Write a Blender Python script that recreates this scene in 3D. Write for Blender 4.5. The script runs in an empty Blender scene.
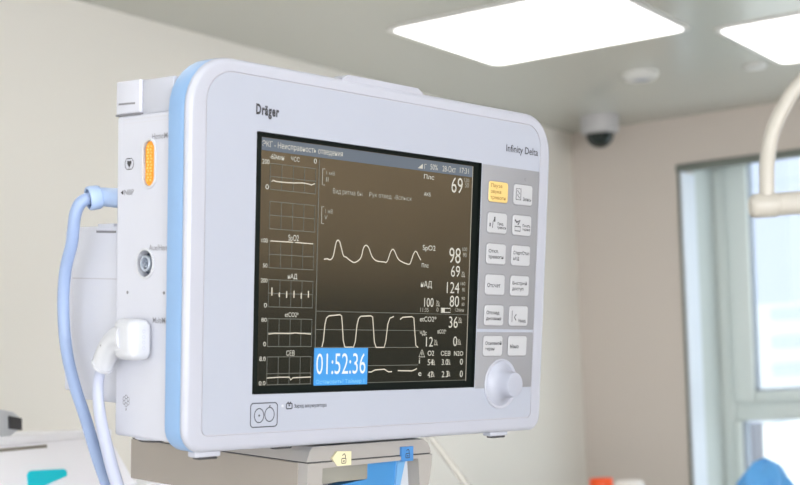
import bpy, bmesh, math, random
from mathutils import Matrix, Vector

random.seed(7)
SC = bpy.context.scene
COL = SC.collection
PI = math.pi

# ------------------------------------------------------------------ materials
def mat(name, col, rough=0.5, metal=0.0, spec=0.5, emit=None, estr=0.0, coat=0.0, trans=0.0, noise=None, bump=0.0):
    m = bpy.data.materials.new(name); m.use_nodes = True
    nt = m.node_tree; b = nt.nodes['Principled BSDF']
    b.inputs['Base Color'].default_value = (*col, 1)
    b.inputs['Roughness'].default_value = rough
    b.inputs['Metallic'].default_value = metal
    b.inputs['Specular IOR Level'].default_value = spec
    b.inputs['Coat Weight'].default_value = coat
    b.inputs['Transmission Weight'].default_value = trans
    if emit:
        b.inputs['Emission Color'].default_value = (*emit, 1)
        b.inputs['Emission Strength'].default_value = estr
    if noise:
        scale, amt = noise
        tc = nt.nodes.new('ShaderNodeTexCoord'); nz = nt.nodes.new('ShaderNodeTexNoise')
        nz.inputs['Scale'].default_value = scale; nz.inputs['Detail'].default_value = 4
        nt.links.new(tc.outputs['Object'], nz.inputs['Vector'])
        mx = nt.nodes.new('ShaderNodeMix'); mx.data_type = 'RGBA'
        mx.inputs[6].default_value = (*[c*(1-amt) for c in col], 1)
        mx.inputs[7].default_value = (*[min(1, c*(1+amt)) for c in col], 1)
        nt.links.new(nz.outputs['Fac'], mx.inputs[0]); nt.links.new(mx.outputs[2], b.inputs['Base Color'])
        if bump:
            bp = nt.nodes.new('ShaderNodeBump'); bp.inputs['Strength'].default_value = bump
            bp.inputs['Distance'].default_value = 0.01
            nt.links.new(nz.outputs['Fac'], bp.inputs['Height']); nt.links.new(bp.outputs['Normal'], b.inputs['Normal'])
    return m

def emission(name, col, s):
    m = bpy.data.materials.new(name); m.use_nodes = True
    nt = m.node_tree; nt.nodes.clear()
    o = nt.nodes.new('ShaderNodeOutputMaterial'); e = nt.nodes.new('ShaderNodeEmission')
    e.inputs[0].default_value = (*col, 1); e.inputs[1].default_value = s
    nt.links.new(e.outputs[0], o.inputs[0]); return m

def glass_mat():
    m = bpy.data.materials.new('window_glass'); m.use_nodes = True
    nt = m.node_tree; nt.nodes.clear()
    o = nt.nodes.new('ShaderNodeOutputMaterial'); t = nt.nodes.new('ShaderNodeBsdfTransparent')
    g = nt.nodes.new('ShaderNodeBsdfGlossy'); x = nt.nodes.new('ShaderNodeMixShader')
    t.inputs[0].default_value = (.96, .98, .98, 1); g.inputs['Roughness'].default_value = .02
    x.inputs[0].default_value = .05
    nt.links.new(t.outputs[0], x.inputs[1]); nt.links.new(g.outputs[0], x.inputs[2]); nt.links.new(x.outputs[0], o.inputs[0])
    return m

# ------------------------------------------------------------------ mesh builder
class MB:
    """Collects shapes given in millimetres (scale .001) or metres and links them as one mesh."""
    def __init__(s, off=(0, 0, 0), k=1.0):
        s.bm = bmesh.new(); s.off = Vector(off); s.k = k
    def v(s, p): return s.bm.verts.new((Vector(p) - s.off)*s.k)
    def face(s, vs, mi=0, smooth=False):
        try:
            f = s.bm.faces.new(vs); f.material_index = mi; f.smooth = smooth; return f
        except ValueError: return None
    def loft(s, loops, cap0=True, cap1=True, mis=None, smooth=False, closed=True):
        rings = [[s.v(p) for p in lp] for lp in loops]
        n = len(rings[0])
        for i in range(len(rings)-1):
            for j in range(n if closed else n-1):
                a, b = rings[i], rings[i+1]
                s.face([a[j], a[(j+1) % n], b[(j+1) % n], b[j]], mis[i] if mis else 0, smooth)
        if cap0: s.face(rings[0][::-1], mis[0] if mis else 0)
        if cap1: s.face(rings[-1], mis[-1] if mis else 0)
        return rings
    def box(s, x0, x1, y0, y1, z0, z1, bev=0.0, seg=2, mi=0):
        b = bmesh.new()
        bmesh.ops.create_cube(b, size=1)
        for v in b.verts:
            v.co = Vector(((x0+x1)/2 + v.co.x*(x1-x0), (y0+y1)/2 + v.co.y*(y1-y0), (z0+z1)/2 + v.co.z*(z1-z0)))
        if bev: bmesh.ops.bevel(b, geom=b.edges[:], offset=bev, segments=seg, affect='EDGES', profile=.5)
        s.merge(b, mi, bev > 0)
        return s
    def merge(s, b, mi=0, smooth=False):
        mp = {v: s.v(v.co) for v in b.verts}
        for f in b.faces: s.face([mp[v] for v in f.verts], mi, smooth)
        b.free()
    def prism(s, pts, a0, a1, axis='y', mi=0, smooth=False):
        """outline pts extruded along an axis: y -> pts are (x,z); x -> (y,z); z -> (x,y)"""
        def P(p, a): return {'y': (p[0], a, p[1]), 'x': (a, p[0], p[1]), 'z': (p[0], p[1], a)}[axis]
        s.loft([[P(p, a0) for p in pts], [P(p, a1) for p in pts]], mis=[mi, mi], smooth=smooth); return s
    def tube(s, pts, r, n=16, mi=0, caps=True):
        pts = [Vector(p) for p in pts]; N = len(pts)
        rs = r if isinstance(r, (list, tuple)) else [r]*N
        up = None; loops = []
        for i, p in enumerate(pts):
            t = (pts[min(i+1, N-1)] - pts[max(i-1, 0)]).normalized()
            if up is None:
                up = Vector((0, 0, 1)) if abs(t.z) < .9 else Vector((1, 0, 0))
            u = (up - t*up.dot(t)).normalized(); w = t.cross(u); up = u
            loops.append([p + (u*math.cos(2*PI*k/n) + w*math.sin(2*PI*k/n))*rs[i] for k in range(n)])
        s.loft(loops, caps, caps, [mi]*N, True); return s
    def lathe(s, prof, origin, axis, n=32, mi=0, mis=None):
        """prof: (radius, height along axis)"""
        o = Vector(origin); a = Vector(axis).normalized()
        u = a.orthogonal().normalized(); w = a.cross(u)
        loops = [[o + a*h + (u*math.cos(2*PI*k/n) + w*math.sin(2*PI*k/n))*max(r, 1e-4) for k in range(n)] for r, h in prof]
        s.loft(loops, True, True, mis or [mi]*len(prof), True); return s
    def stroke(s, pts, w, P, closed=False, mi=0):
        """flat ribbon along 2-D points; P maps (u,v) to 3-D"""
        n = len(pts); L = []; Rr = []
        for i in range(n):
            a = pts[(i-1) % n] if closed or i else pts[i]; b = pts[(i+1) % n] if closed or i < n-1 else pts[i]
            dx, dy = b[0]-a[0], b[1]-a[1]; l = math.hypot(dx, dy) or 1
            nx, ny = -dy/l*w/2, dx/l*w/2
            L.append(s.v(P(pts[i][0]+nx, pts[i][1]+ny))); Rr.append(s.v(P(pts[i][0]-nx, pts[i][1]-ny)))
        for i in range(n if closed else n-1):
            j = (i+1) % n; s.face([L[i], L[j], Rr[j], Rr[i]], mi)
        return s
    def poly(s, pts, P, mi=0): s.face([s.v(P(*p)) for p in pts], mi); return s
    def add_text(s, txt, x0, z0, x1, z1, P, mi=0, offset=0.0, space=1.0, gap=1.0):
        for p in text_polys(txt, x0, z0, x1, z1, offset, space, gap): s.face([s.v(P(*q)) for q in p], mi)
        return s
    def build(s, name, mats, parent=None, normals=True, smooth_angle=40):
        if normals: bmesh.ops.recalc_face_normals(s.bm, faces=s.bm.faces[:])
        me = bpy.data.meshes.new(name); s.bm.to_mesh(me); s.bm.free()
        for m in (mats if isinstance(mats, (list, tuple)) else [mats]): me.materials.append(m)
        if any(p.use_smooth for p in me.polygons):
            me.set_sharp_from_angle(angle=math.radians(smooth_angle))
        o = bpy.data.objects.new(name, me); COL.objects.link(o)
        if parent: o.parent = parent
        return o

def text_polys(txt, x0, z0, x1, z1, offset=0.0, space=1.0, gap=1.0):
    c = bpy.data.curves.new('lettering', 'FONT'); c.body = txt; c.resolution_u = 3; c.offset = offset
    c.space_line = space; c.space_character = gap
    o = bpy.data.objects.new('lettering', c); COL.objects.link(o)
    dg = bpy.context.evaluated_depsgraph_get(); dg.update()
    me = bpy.data.meshes.new_from_object(o.evaluated_get(dg))
    xs = [v.co.x for v in me.vertices]; ys = [v.co.y for v in me.vertices]
    ax, bx, ay, by = min(xs), max(xs), min(ys), max(ys)
    if '\n' not in txt and any(ch.isupper() or ch.isdigit() for ch in txt): ay = 0.0      # z0 is the baseline, descenders hang below
    f = lambda q: (x0 + (q.x-ax)/(bx-ax or 1)*(x1-x0), z0 + (q.y-ay)/(by-ay or 1)*(z1-z0))
    out = [[f(me.vertices[i].co) for i in p.vertices] for p in me.polygons]
    bpy.data.objects.remove(o); bpy.data.curves.remove(c); bpy.data.meshes.remove(me)
    return out

def rrect(x0, z0, x1, z1, r, n=8):
    """rounded rectangle, counter-clockwise from bottom-left; r = radius or (bl, br, tr, tl)"""
    r = r if isinstance(r, (tuple, list)) else (r,)*4
    C = [(x0+r[0], z0+r[0], r[0], PI), (x1-r[1], z0+r[1], r[1], 1.5*PI), (x1-r[2], z1-r[2], r[2], 0), (x0+r[3], z1-r[3], r[3], .5*PI)]
    return [(cx + rr*math.cos(a+.5*PI*k/n), cz + rr*math.sin(a+.5*PI*k/n)) for cx, cz, rr, a in C for k in range(n+1)]

def circle(cx, cz, r, n=24, rz=None): return [(cx + r*math.cos(2*PI*k/n), cz + (rz or r)*math.sin(2*PI*k/n)) for k in range(n)]

def curve_pts(pts, sub=8):
    """Catmull-Rom through the points"""
    P = [Vector(p) for p in pts]; P = [P[0]*2-P[1]] + P + [P[-1]*2-P[-2]]; out = []
    for i in range(1, len(P)-2):
        a, b, c, d = P[i-1:i+3]
        for k in range(sub):
            t = k/sub
            out.append(.5*((2*b) + (c-a)*t + (2*a-5*b+4*c-d)*t*t + (3*b-a-3*c+d)*t**3))
    out.append(P[-2]); return out

def empty(name, label, cat, loc=(0, 0, 0), group=None):
    o = bpy.data.objects.new(name, None); COL.objects.link(o); o.location = loc; o.empty_display_size = .05
    return tag(o, label, cat, group)
def tag(o, label, cat, group=None):
    o['label'] = label; o['category'] = cat
    if group: o['group'] = group
    return o
def struct(o): o['kind'] = 'structure'; return o

SCREEN_TEXT = [
    ('ЭКГ - Неисправность отведения', -110.1, 80.0, -33.7, 84.1, 'status_text'), ('50%', 60.1, 79.3, 68.5, 83.4, 'status_text'), ('28-Окт', 74.0, 79.1, 89.6, 83.7, 'status_text'),
    ('17:31', 94.5, 79.7, 105.1, 83.8, 'status_text'), ('-60мин', -103.1, 72.2, -90.1, 75.7, 'trend_caption'), ('ЧСС', -83.7, 72.4, -75.6, 75.7, 'trend_caption'),
    ('0', -61.9, 72.8, -59.1, 76.2, 'trend_caption'), ('200', -110.0, 68.4, -103.5, 71.6, 'trend_caption'), ('0', -106.6, 51.4, -103.5, 54.7, 'trend_caption'),
    ('1 мВ', -49.5, 66.0, -41.2, 68.7, 'lead_caption'), ('II', -49.8, 61.1, -47.4, 64.3, 'lead_caption'), ('1 мВ', -49.8, 38.9, -42.3, 41.9, 'lead_caption'),
    ('V', -50.5, 34.3, -47.5, 37.4, 'lead_caption'), ('Вид ритма бы', -42.7, 53.4, -12.9, 57.1, 'message_text'), ('Рук отвед. -Вспыск', -5.6, 53.8, 40.2, 57.2, 'message_text'),
    ('SpO2', -84.5, 17.6, -74.7, 21.8, 'trend_caption'), ('100', -109.1, 15.0, -103.5, 18.0, 'trend_caption'), ('50', -107.5, -1.9, -103.5, 0.9, 'trend_caption'),
    ('нАД', -84.2, -8.8, -75.5, -5.3, 'trend_caption'), ('200', -109.2, -12.2, -103.1, -9.4, 'trend_caption'), ('0', -105.9, -29.3, -103.2, -26.2, 'trend_caption'),
    ('etCO2*', -86.3, -35.5, -73.3, -32.1, 'trend_caption'), ('80', -107.9, -39.2, -103.0, -36.4, 'trend_caption'), ('0', -105.8, -56.1, -103.4, -53.0, 'trend_caption'),
    ('СЕВ', -84.1, -62.7, -76.3, -59.0, 'trend_caption'), ('8.0', -109.0, -66.3, -103.4, -63.2, 'trend_caption'), ('0.0', -109.1, -83.2, -103.2, -80.2, 'trend_caption'),
    ('Плс', 53.1, 71.7, 64.9, 75.2, 'parameter_caption'), ('69', 85.2, 63.8, 98.3, 75.7, 'parameter_readout'), ('120', 100.0, 73.3, 105.9, 76.0, 'limit_text'),
    ('50', 101.4, 69.0, 105.7, 72.7, 'limit_text'), ('АКБ', 53.7, 58.8, 61.5, 61.6, 'parameter_caption'), ('SpO2', 54.1, 17.7, 68.8, 21.6, 'parameter_caption'),
    ('98', 85.2, 9.2, 98.7, 21.2, 'parameter_readout'), ('100', 100.4, 19.1, 106.2, 22.1, 'limit_text'), ('90', 101.5, 14.4, 105.8, 17.8, 'limit_text'),
    ('Плс', 53.7, 4.5, 61.6, 7.6, 'parameter_caption'), ('69', 87.9, -1.5, 98.5, 7.3, 'parameter_readout'), ('нАД', 53.4, -10.6, 66.0, -5.8, 'parameter_caption'),
    ('124', 83.6, -14.4, 98.4, -5.7, 'parameter_readout'), ('160', 99.7, -7.9, 105.3, -5.1, 'limit_text'), ('90', 101.7, -12.8, 105.2, -9.9, 'limit_text'),
    ('80', 87.6, -25.0, 98.6, -16.4, 'parameter_readout'), ('90', 101.4, -19.5, 105.5, -17.0, 'limit_text'), ('60', 102.0, -24.2, 105.2, -21.4, 'limit_text'),
    ('100', 57.9, -25.6, 68.5, -18.8, 'parameter_readout'), ('11:35', 53.7, -29.6, 63.1, -26.4, 'limit_text'), ('0', 72.2, -29.2, 74.5, -26.0, 'limit_text'),
    ('12мин', 94.4, -28.8, 104.8, -25.8, 'limit_text'), ('etCO2*', 53.5, -37.0, 72.4, -33.0, 'parameter_caption'), ('36', 87.3, -41.6, 97.9, -32.7, 'parameter_readout'),
    ('ЧДс', 54.0, -47.5, 61.9, -44.2, 'parameter_caption'), ('вCO2*', 74.4, -46.2, 84.5, -42.9, 'parameter_caption'), ('12', 61.3, -56.4, 69.3, -48.9, 'parameter_readout'),
    ('0', 93.3, -56.0, 97.9, -48.4, 'parameter_readout'), ('O2', 63.6, -63.5, 71.1, -59.6, 'parameter_caption'), ('СЕВ', 79.1, -63.6, 90.3, -59.8, 'parameter_caption'),
    ('N2O', 94.8, -63.7, 105.7, -60.1, 'parameter_caption'), ('i', 53.8, -69.5, 55.0, -65.6, 'parameter_caption'), ('54', 63.9, -70.9, 70.4, -66.3, 'gas_readout'),
    ('3.0', 80.3, -70.9, 87.9, -66.4, 'gas_readout'), ('0', 102.2, -70.8, 105.6, -66.2, 'gas_readout'), ('e', 53.6, -79.2, 57.0, -76.3, 'parameter_caption'),
    ('47', 64.4, -80.7, 70.3, -76.0, 'gas_readout'), ('2.3', 80.8, -80.6, 88.6, -75.9, 'gas_readout'), ('0', 102.5, -80.7, 106.1, -75.7, 'gas_readout'),
]
TRACES = {
    'pleth': [(-50.0, 6.1), (-46.5, 6.6), (-44.0, 6.0), (-41.1, 8.1), (-39.3, 14.6), (-38.0, 19.0), (-36.5, 20.3), (-34.5, 19.2), (-32.5, 14.2), (-30.3, 9.3), (-27.5, 8.5), (-23.9, 6.5), (-19.2, 5.1), (-14.6, 7.0), (-12.1, 9.8), (-10.5, 15.3), (-8.8, 17.7), (-6.7, 18.0), (-4.3, 16.0), (-0.6, 9.9), (4.3, 7.2), (12.3, 6.8), (14.0, 6.4), (16.0, 8.4), (18.5, 14.1), (20.6, 16.5), (22.8, 15.6), (26.9, 10.0), (30.8, 7.9), (38.1, 6.2), (40.8, 7.2), (43.4, 13.0), (45.7, 16.1), (47.7, 15.7), (50.1, 12.5), (52.5, 10.0)],
    'capno1': [(-49.9, -56.7), (-48.5, -52.3), (-47.4, -40.8), (-46.1, -35.8), (-43.7, -34.2), (-32.6, -33.2), (-30.8, -34.1), (-29.8, -40.6), (-28.6, -51.6), (-26.7, -56.8)],
    'capno2': [(-26.7, -56.8), (-17.8, -56.8), (-16.2, -53.0), (-14.7, -40.5), (-13.3, -35.7), (-11.0, -34.0), (-0.5, -33.5), (1.5, -34.4), (2.6, -42.5), (4.0, -53.0), (6.1, -57.0)],
    'capno3': [(6.1, -57.0), (14.7, -57.0), (16.3, -52.2), (18.0, -39.4), (20.0, -35.0), (24.3, -33.7)],
    'capno4': [(31.2, -35.8), (34.3, -34.1), (44.3, -33.5), (46.6, -34.5), (48.2, -45.2), (49.8, -55.6), (52.4, -57.1)],
    'agent1': [(-1.5, -75.3), (1.7, -75.4), (5.4, -73.9), (15.6, -73.5), (20.0, -75.5), (23.9, -75.4)],
    'agent2': [(30.4, -74.7), (46.1, -75.1), (49.5, -74.3), (51.7, -73.3)],
    'hr': [(-101.2, 56.8), (-99.5, 57.9), (-97.2, 57.2), (-88.0, 57.3), (-80.5, 57.6), (-72.0, 58.3), (-66.3, 58.0), (-63.8, 57.5), (-60.5, 58.8)],
    'spo2a': [(-101.3, 16.5), (-80.2, 16.6)],
    'spo2b': [(-77.9, 16.6), (-61.1, 16.5)],
    'co2t': [(-101.3, -47.6), (-95.3, -47.1), (-81.2, -47.2), (-76.5, -46.7), (-61.0, -47.4)],
    'sevt': [(-101.9, -78.2), (-89.8, -77.8), (-80.8, -77.9), (-79.3, -79.9), (-77.4, -78.4), (-60.0, -78.1)],
}

# ------------------------------------------------------------------ camera
EYE = Vector((0, 0, 1.65))
PITCH, ROLL, RYAW = -0.04902765818609083, -0.053269431455958915, 1.0049869572011776
MYAW, MTILT, MROLL = 0.8079632074799533, 0.09553898669808615, 0.019254697345803953
rx = lambda a: Matrix.Rotation(a, 3, 'X')
ry = lambda a: Matrix.Rotation(a, 3, 'Y')
rz = lambda a: Matrix.Rotation(a, 3, 'Z')
CAMR = rz(-RYAW) @ (ry(ROLL) @ rx(-PITCH)).transposed()          # camera axes (x right, y forward, z up) in the room
cam_d = bpy.data.cameras.new('camera'); cam = bpy.data.objects.new('camera', cam_d); COL.objects.link(cam)
M = Matrix((CAMR.col[0], CAMR.col[2], -CAMR.col[1])).transposed().to_4x4()
M.translation = EYE; cam.matrix_world = M
cam_d.sensor_width = 36; cam_d.lens = 1430*36/800; cam_d.shift_y = 207.5/800; cam_d.clip_start = .02
cam_d.dof.use_dof = True; cam_d.dof.focus_distance = 1.09; cam_d.dof.aperture_fstop = 11
SC.camera = cam

# ------------------------------------------------------------------ material set
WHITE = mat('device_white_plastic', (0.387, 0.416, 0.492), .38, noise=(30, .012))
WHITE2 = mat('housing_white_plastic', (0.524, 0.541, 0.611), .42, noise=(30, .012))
RIM = mat('bezel_rim_white', (0.420, 0.437, 0.505), .34)
CAPG = mat('pale_grey_plastic', (0.446, 0.465, 0.532), .42)
SEAM = mat('seam_shadow_grey', (.44, .44, .49), .7)
DARK = mat('dark_slot', (.05, .05, .055), .7)
BLUE = mat('light_blue_bumper_rubber', (0.221, 0.375, 0.617), .42)
BLACK = mat('black_screen_surround', (.006, .009, .008), .5, spec=.12)
LCD = mat('lcd_panel', (.005, .005, .004), .15, emit=(.010, .012, .009), estr=1.0)
LCD.node_tree.nodes['Principled BSDF'].inputs['IOR'].default_value = 2.6
LCDTXT = mat('lcd_lettering', (.1, .1, .09), .5, emit=(.56, .54, .46), estr=.75)
LCDWAVE = mat('lcd_trace', (.1, .1, .09), .5, emit=(.62, .56, .44), estr=.75)
LCDDIM = mat('lcd_dim_lettering', (.05, .05, .05), .5, emit=(.30, .28, .22), estr=.9)
LCDGRID = mat('lcd_grid_line', (.04, .04, .04), .5, emit=(.105, .108, .085), estr=.9)
LCDBAR = mat('lcd_status_bar', (.02, .02, .02), .3, spec=.4, emit=(.105, .135, .175), estr=.85)
LCDCLK = mat('lcd_blue_timer', (.02, .06, .1), .3, emit=(.05, .30, .74), estr=.8)
LCDCLT = mat('lcd_timer_digit', (.1, .1, .1), .3, emit=(.62, .66, .68), estr=1.0)
PANELG = mat('key_panel_grey', (.265, .27, .29), .5)
KEYW = mat('key_white', (.45, .46, .485), .45)
KEYY = mat('key_yellow', (.72, .52, .20), .45)
KEYSH = mat('key_edge_shade', (.22, .22, .24), .6)  # thin shadow ring round each key, put into the colour
INK = mat('black_ink', (.03, .03, .035), .6)
INKG = mat('grey_ink', (.20, .20, .22), .6)
KNOB = mat('knob_white', (.38, .40, .475), .4)
ORANGE = mat('orange_plastic', (.95, .34, .01), .4, noise=(260, .12))
ORANGEL = mat('orange_contact', (1.0, .56, .16), .4)
HOLE = mat('socket_dark_blue', (.03, .045, .075), .3)
PIN = mat('socket_pin_grey', (.45, .50, .58), .3, metal=.4)
HOSE = mat('periwinkle_hose_rubber', (0.257, 0.342, 0.532), .42)
HOSEC = mat('pale_blue_connector', (.34, .45, .66), .4)
PLUGW = mat('plug_white', (0.527, 0.544, 0.586), .38)
PLUGP = mat('plug_pale_blue_panel', (.53, .585, .65), .42)
CABLEW = mat('white_cable_jacket', (0.397, 0.429, 0.545), .42)
DOCKG = mat('dock_grey_plastic', (0.350, 0.336, 0.319), .5)
TAUPE = mat('dock_taupe_panel', (0.288, 0.259, 0.227), .55, noise=(40, .03))
DOCKS = mat('dock_lever_grey', (0.259, 0.256, 0.227), .5)
LEVB = mat('lever_blue', (0.053, 0.225, 0.495), .45)
LEVL = mat('lever_light_blue', (0.150, 0.352, 0.615), .45)
TAGY = mat('cream_tag', (0.704, 0.656, 0.440), .5)
TAGB = mat('blue_tag', (0.060, 0.225, 0.525), .5)
MACH = mat('machine_white_enamel', (0.900, 0.909, 0.977), .35)
MACHD = mat('machine_slot_brown', (.26, .24, .21), .6)
TEAL = mat('teal_panel', (.0, .60, .74), .4)
DEVG = mat('device_grey', (0.546, 0.572, 0.611), .4)
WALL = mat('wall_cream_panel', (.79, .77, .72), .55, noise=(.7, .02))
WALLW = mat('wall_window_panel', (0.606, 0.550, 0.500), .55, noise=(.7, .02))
CEILM = mat('ceiling_gloss_panel', (0.551, 0.556, 0.503), .22, spec=.6)
FLOORM = mat('floor_vinyl', (.42, .40, .36), .35, noise=(3, .05))
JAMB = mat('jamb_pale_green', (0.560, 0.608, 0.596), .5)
JAMBL = mat('jamb_lit_strip', (0.720, 0.774, 0.855), .45)  # front strip of the jamb, its catch of light put into the colour
FRAMEM = mat('window_frame_white', (0.714, 0.771, 0.752), .4)
TRIMD = mat('opening_trim_dark', (.17, .19, .17), .5)
GASKET = mat('gasket_grey', (.30, .34, .40), .6)
GLASS = glass_mat()
LAMP = emission('ceiling_lamp_glow', (1.0, .985, .96), 2.6)
FILL2 = emission('fill_glow_right', (.95, .96, 1.0), 18)  # pane glow of the added right-hand window, brightens the left wall
FILL3 = emission('fill_glow_back', (.95, .96, 1.0), 3.4)  # pane glow of the added back window, brightens the monitor's side
LAMPF = mat('lamp_frame_white', (0.680, 0.680, 0.663), .4)
ARMM = mat('arm_cream_enamel', (0.592, 0.568, 0.512), .35)
DOMEW = mat('dome_camera_white', (0.475, 0.468, 0.475), .4)
DOMEB = mat('dome_black', (.012, .02, .018), .08)
BAG = mat('blue_film', (.10, .36, .75), .45, noise=(18, .12), bump=.3)
BAGL = mat('pale_blue_band', (.30, .55, .82), .5)
CAPO = mat('orange_red_cap', (.85, .09, .01), .4)
BOTT = mat('bottle_white', (.78, .77, .75), .4)
CABW = mat('counter_white', (.70, .69, .67), .4)
REFLD = mat('reflection_block_dark', (.045, .03, .02), .5, noise=(6, .3))  # dark tone of the added block that the screen mirrors
BEIGE = mat('rear_wall_beige', (.86, .62, .37), .6, noise=(1, .03))
BLD = mat('facade_pale_lavender', (0.416, 0.440, 0.528), .8)
BLDW = mat('facade_white', (0.544, 0.552, 0.560), .8)
LOWW = mat('facade_bright_white', (.86, .85, .80), .8)
BLDG = mat('facade_grey', (.16, .16, .18), .8)
BLDP = mat('facade_window_band', (0.406, 0.437, 0.484), .3)
STEEL = mat('stand_grey_metal', (.5, .5, .5), .3, metal=.7)

# ------------------------------------------------------------------ room shell
H = 2.51
XW, YL, XB, YR = 4.8, 2.24, -2.4, -3.2
struct(MB().box(XB-.1, XW+.4, YR-.1, YL+.1, -.1, 0).build('floor', FLOORM))
struct(MB().box(XB-.1, XW+.4, YR-.1, YL+.1, H, H+.1).build('ceiling', CEILM))
w = MB().box(XB-.1, XW+.4, YL, YL+.1, 0, H)
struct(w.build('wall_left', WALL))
WY0, WY1, WZ0, WZ1 = -1.0, 1.830, .9, 2.333
WZT = 2.47                      # the tunnel behind the lining runs higher than the lip of the wall panel
w = MB()
w.box(XW, XW+.4, WY1, YL, 0, H); w.box(XW, XW+.4, YR, WY0, 0, H)
w.box(XW, XW+.4, WY0, WY1, 0, WZ0); w.box(XW, XW+.02, WY0, WY1, WZ1, H); w.box(XW+.02, XW+.4, WY0, WY1, WZT, H)
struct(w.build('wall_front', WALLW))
W2 = (-2.25, .2, .85, 2.3)      # unseen glowing window added in the right wall to light the room: x0, x1, z0, z1
W3 = (-1.4, 1.6, .9, 2.3)      # another one added unseen in the back wall: y0, y1, z0, z1
w = MB(); a, b, c, d = W2
w.box(XB-.1, a, YR-.1, YR, 0, H); w.box(b, XW+.4, YR-.1, YR, 0, H); w.box(a, b, YR-.1, YR, 0, c); w.box(a, b, YR-.1, YR, d, H)
struct(w.build('wall_right', BEIGE))
w = MB(); a, b, c, d = W3
w.box(XB-.1, XB, YR, a, 0, H); w.box(XB-.1, XB, b, YL, 0, H); w.box(XB-.1, XB, a, b, 0, c); w.box(XB-.1, XB, a, b, d, H)
struct(w.build('wall_back', WALL))
def fill_window(name, P, a, b, c, d, m_):  # framed glowing panes, added out of view as fill light
    r = bpy.data.objects.new(name, None); COL.objects.link(r); O = Vector(P((a+b)/2, -.05, c)); r.location = O; r['kind'] = 'structure'
    def bx(w, u0, u1, v0, v1, h0, h1):
        p, q = P(u0, v0, h0), P(u1, v1, h1); w.box(min(p[0], q[0]), max(p[0], q[0]), min(p[1], q[1]), max(p[1], q[1]), h0, h1)
    w = MB(O)
    for u0, u1, h0, h1 in ((a, a+.06, c, d), (b-.06, b, c, d), (a+.06, b-.06, c, c+.06), (a+.06, b-.06, d-.06, d), ((a+b)/2-.04, (a+b)/2+.04, c+.06, d-.06)):
        bx(w, u0, u1, -.09, -.02, h0, h1)
    w.build('window_frame', FRAMEM, r)
    for u0, u1 in ((a+.06, (a+b)/2-.04), ((a+b)/2+.04, b-.06)):
        w = MB(O); bx(w, u0, u1, -.06, -.05, c+.06, d-.06); w.build('pane', m_, r)
fill_window('fill_window_2', lambda u, v, h: (u, YR+v, h), *W2, FILL2)
fill_window('fill_window_3', lambda u, v, h: (XB+v, u, h), *W3, FILL3)
# reveal of the window opening, dark trim round it
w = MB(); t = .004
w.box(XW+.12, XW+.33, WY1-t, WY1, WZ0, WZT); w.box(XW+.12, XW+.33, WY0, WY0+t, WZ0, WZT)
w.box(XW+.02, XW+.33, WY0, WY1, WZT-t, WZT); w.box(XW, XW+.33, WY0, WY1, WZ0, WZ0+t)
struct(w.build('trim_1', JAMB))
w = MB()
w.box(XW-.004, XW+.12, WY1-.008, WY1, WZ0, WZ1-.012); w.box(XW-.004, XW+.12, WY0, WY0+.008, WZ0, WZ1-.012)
struct(w.build('trim_2', JAMBL))
w = MB()
w.box(XW-.012, XW+.02, WY0-.012, WY1+.012, WZ1-.012, WZ1+.014, .003)
w.box(XW-.010, XW+.004, WY1, WY1+.009, WZ0, WZ1, .002); w.box(XW-.010, XW+.004, WY0-.009, WY0, WZ0, WZ1, .002)
struct(w.build('trim_3', TRIMD))
# window: outer frame, sashes, panes
win = bpy.data.objects.new('window_1', None); COL.objects.link(win); win.location = (XW+.33, (WY0+WY1)/2, WZ0); win['kind'] = 'structure'
WO = (XW+.33, (WY0+WY1)/2, WZ0)
fx0, fx1 = XW+.33, XW+.40
w = MB(WO)
w.box(fx0, fx1, WY1-.05, WY1, WZ0, WZT, .004); w.box(fx0, fx1, WY0, WY0+.05, WZ0, WZT, .004)
w.box(fx0, fx1, WY0+.05, WY1-.05, WZ0, WZ0+.06, .004); w.box(fx0, fx1, WY0+.05, WY1-.05, WZT-.03, WZT, .004)
w.box(fx0, fx1, WY0+.05, WY1-.05, 1.43, 1.50, .004)
w.box(fx0-.003, fx1+.003, .55, .62, WZ0+.06, WZT-.03, .004)
w.build('window_frame', FRAMEM, win)
def sash(y0, y1, z0, z1, m):
    w = MB(WO); a, b = fx0-.018, fx1-.01
    w.box(a, b, y1-m, y1, z0, z1, .005); w.box(a, b, y0, y0+m, z0, z1, .005)
    w.box(a, b, y0+m, y1-m, z0, z0+m*.5, .005); w.box(a, b, y0+m, y1-m, z1-m*.25, z1, .005)
    w.build('sash', FRAMEM, win)
    g = MB(WO); e = .007
    g.box(a+.02, b-.02, y1-m-e, y1-m, z0+m*.5, z1-m*.25); g.box(a+.02, b-.02, y0+m, y0+m+e, z0+m*.5, z1-m*.25)
    g.box(a+.02, b-.02, y0+m, y1-m, z0+m*.5, z0+m*.5+e); g.box(a+.02, b-.02, y0+m, y1-m, z1-m*.25-e, z1-m*.25)
    g.build('gasket', GASKET, win)
    MB(WO).box(a+.03, a+.036, y0+m, y1-m, z0+m*.5, z1-m*.25).build('pane', GLASS, win)
sash(.62, WY1-.05, 1.50, WZT-.03, .078); sash(WY0+.05, .55, 1.50, WZT-.03, .078)
w = MB(WO); w.box(fx0-.018, fx1-.01, WY1-.074, WY1-.05, WZ0+.06, 1.43, .004); w.build('frame_bead', FRAMEM, win)
w = MB(WO); w.box(fx0, fx1-.02, WY1-.084, WY1-.074, WZ0+.06, 1.43); w.build('gasket', GASKET, win)
w = MB(WO); w.box(fx0+.03, fx0+.036, .62, WY1-.05, WZ0+.06, 1.43)
w.build('pane', GLASS, win); w = MB(WO); w.box(fx0+.03, fx0+.036, WY0+.05, .55, WZ0+.06, 1.43); w.build('pane', GLASS, win)

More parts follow.
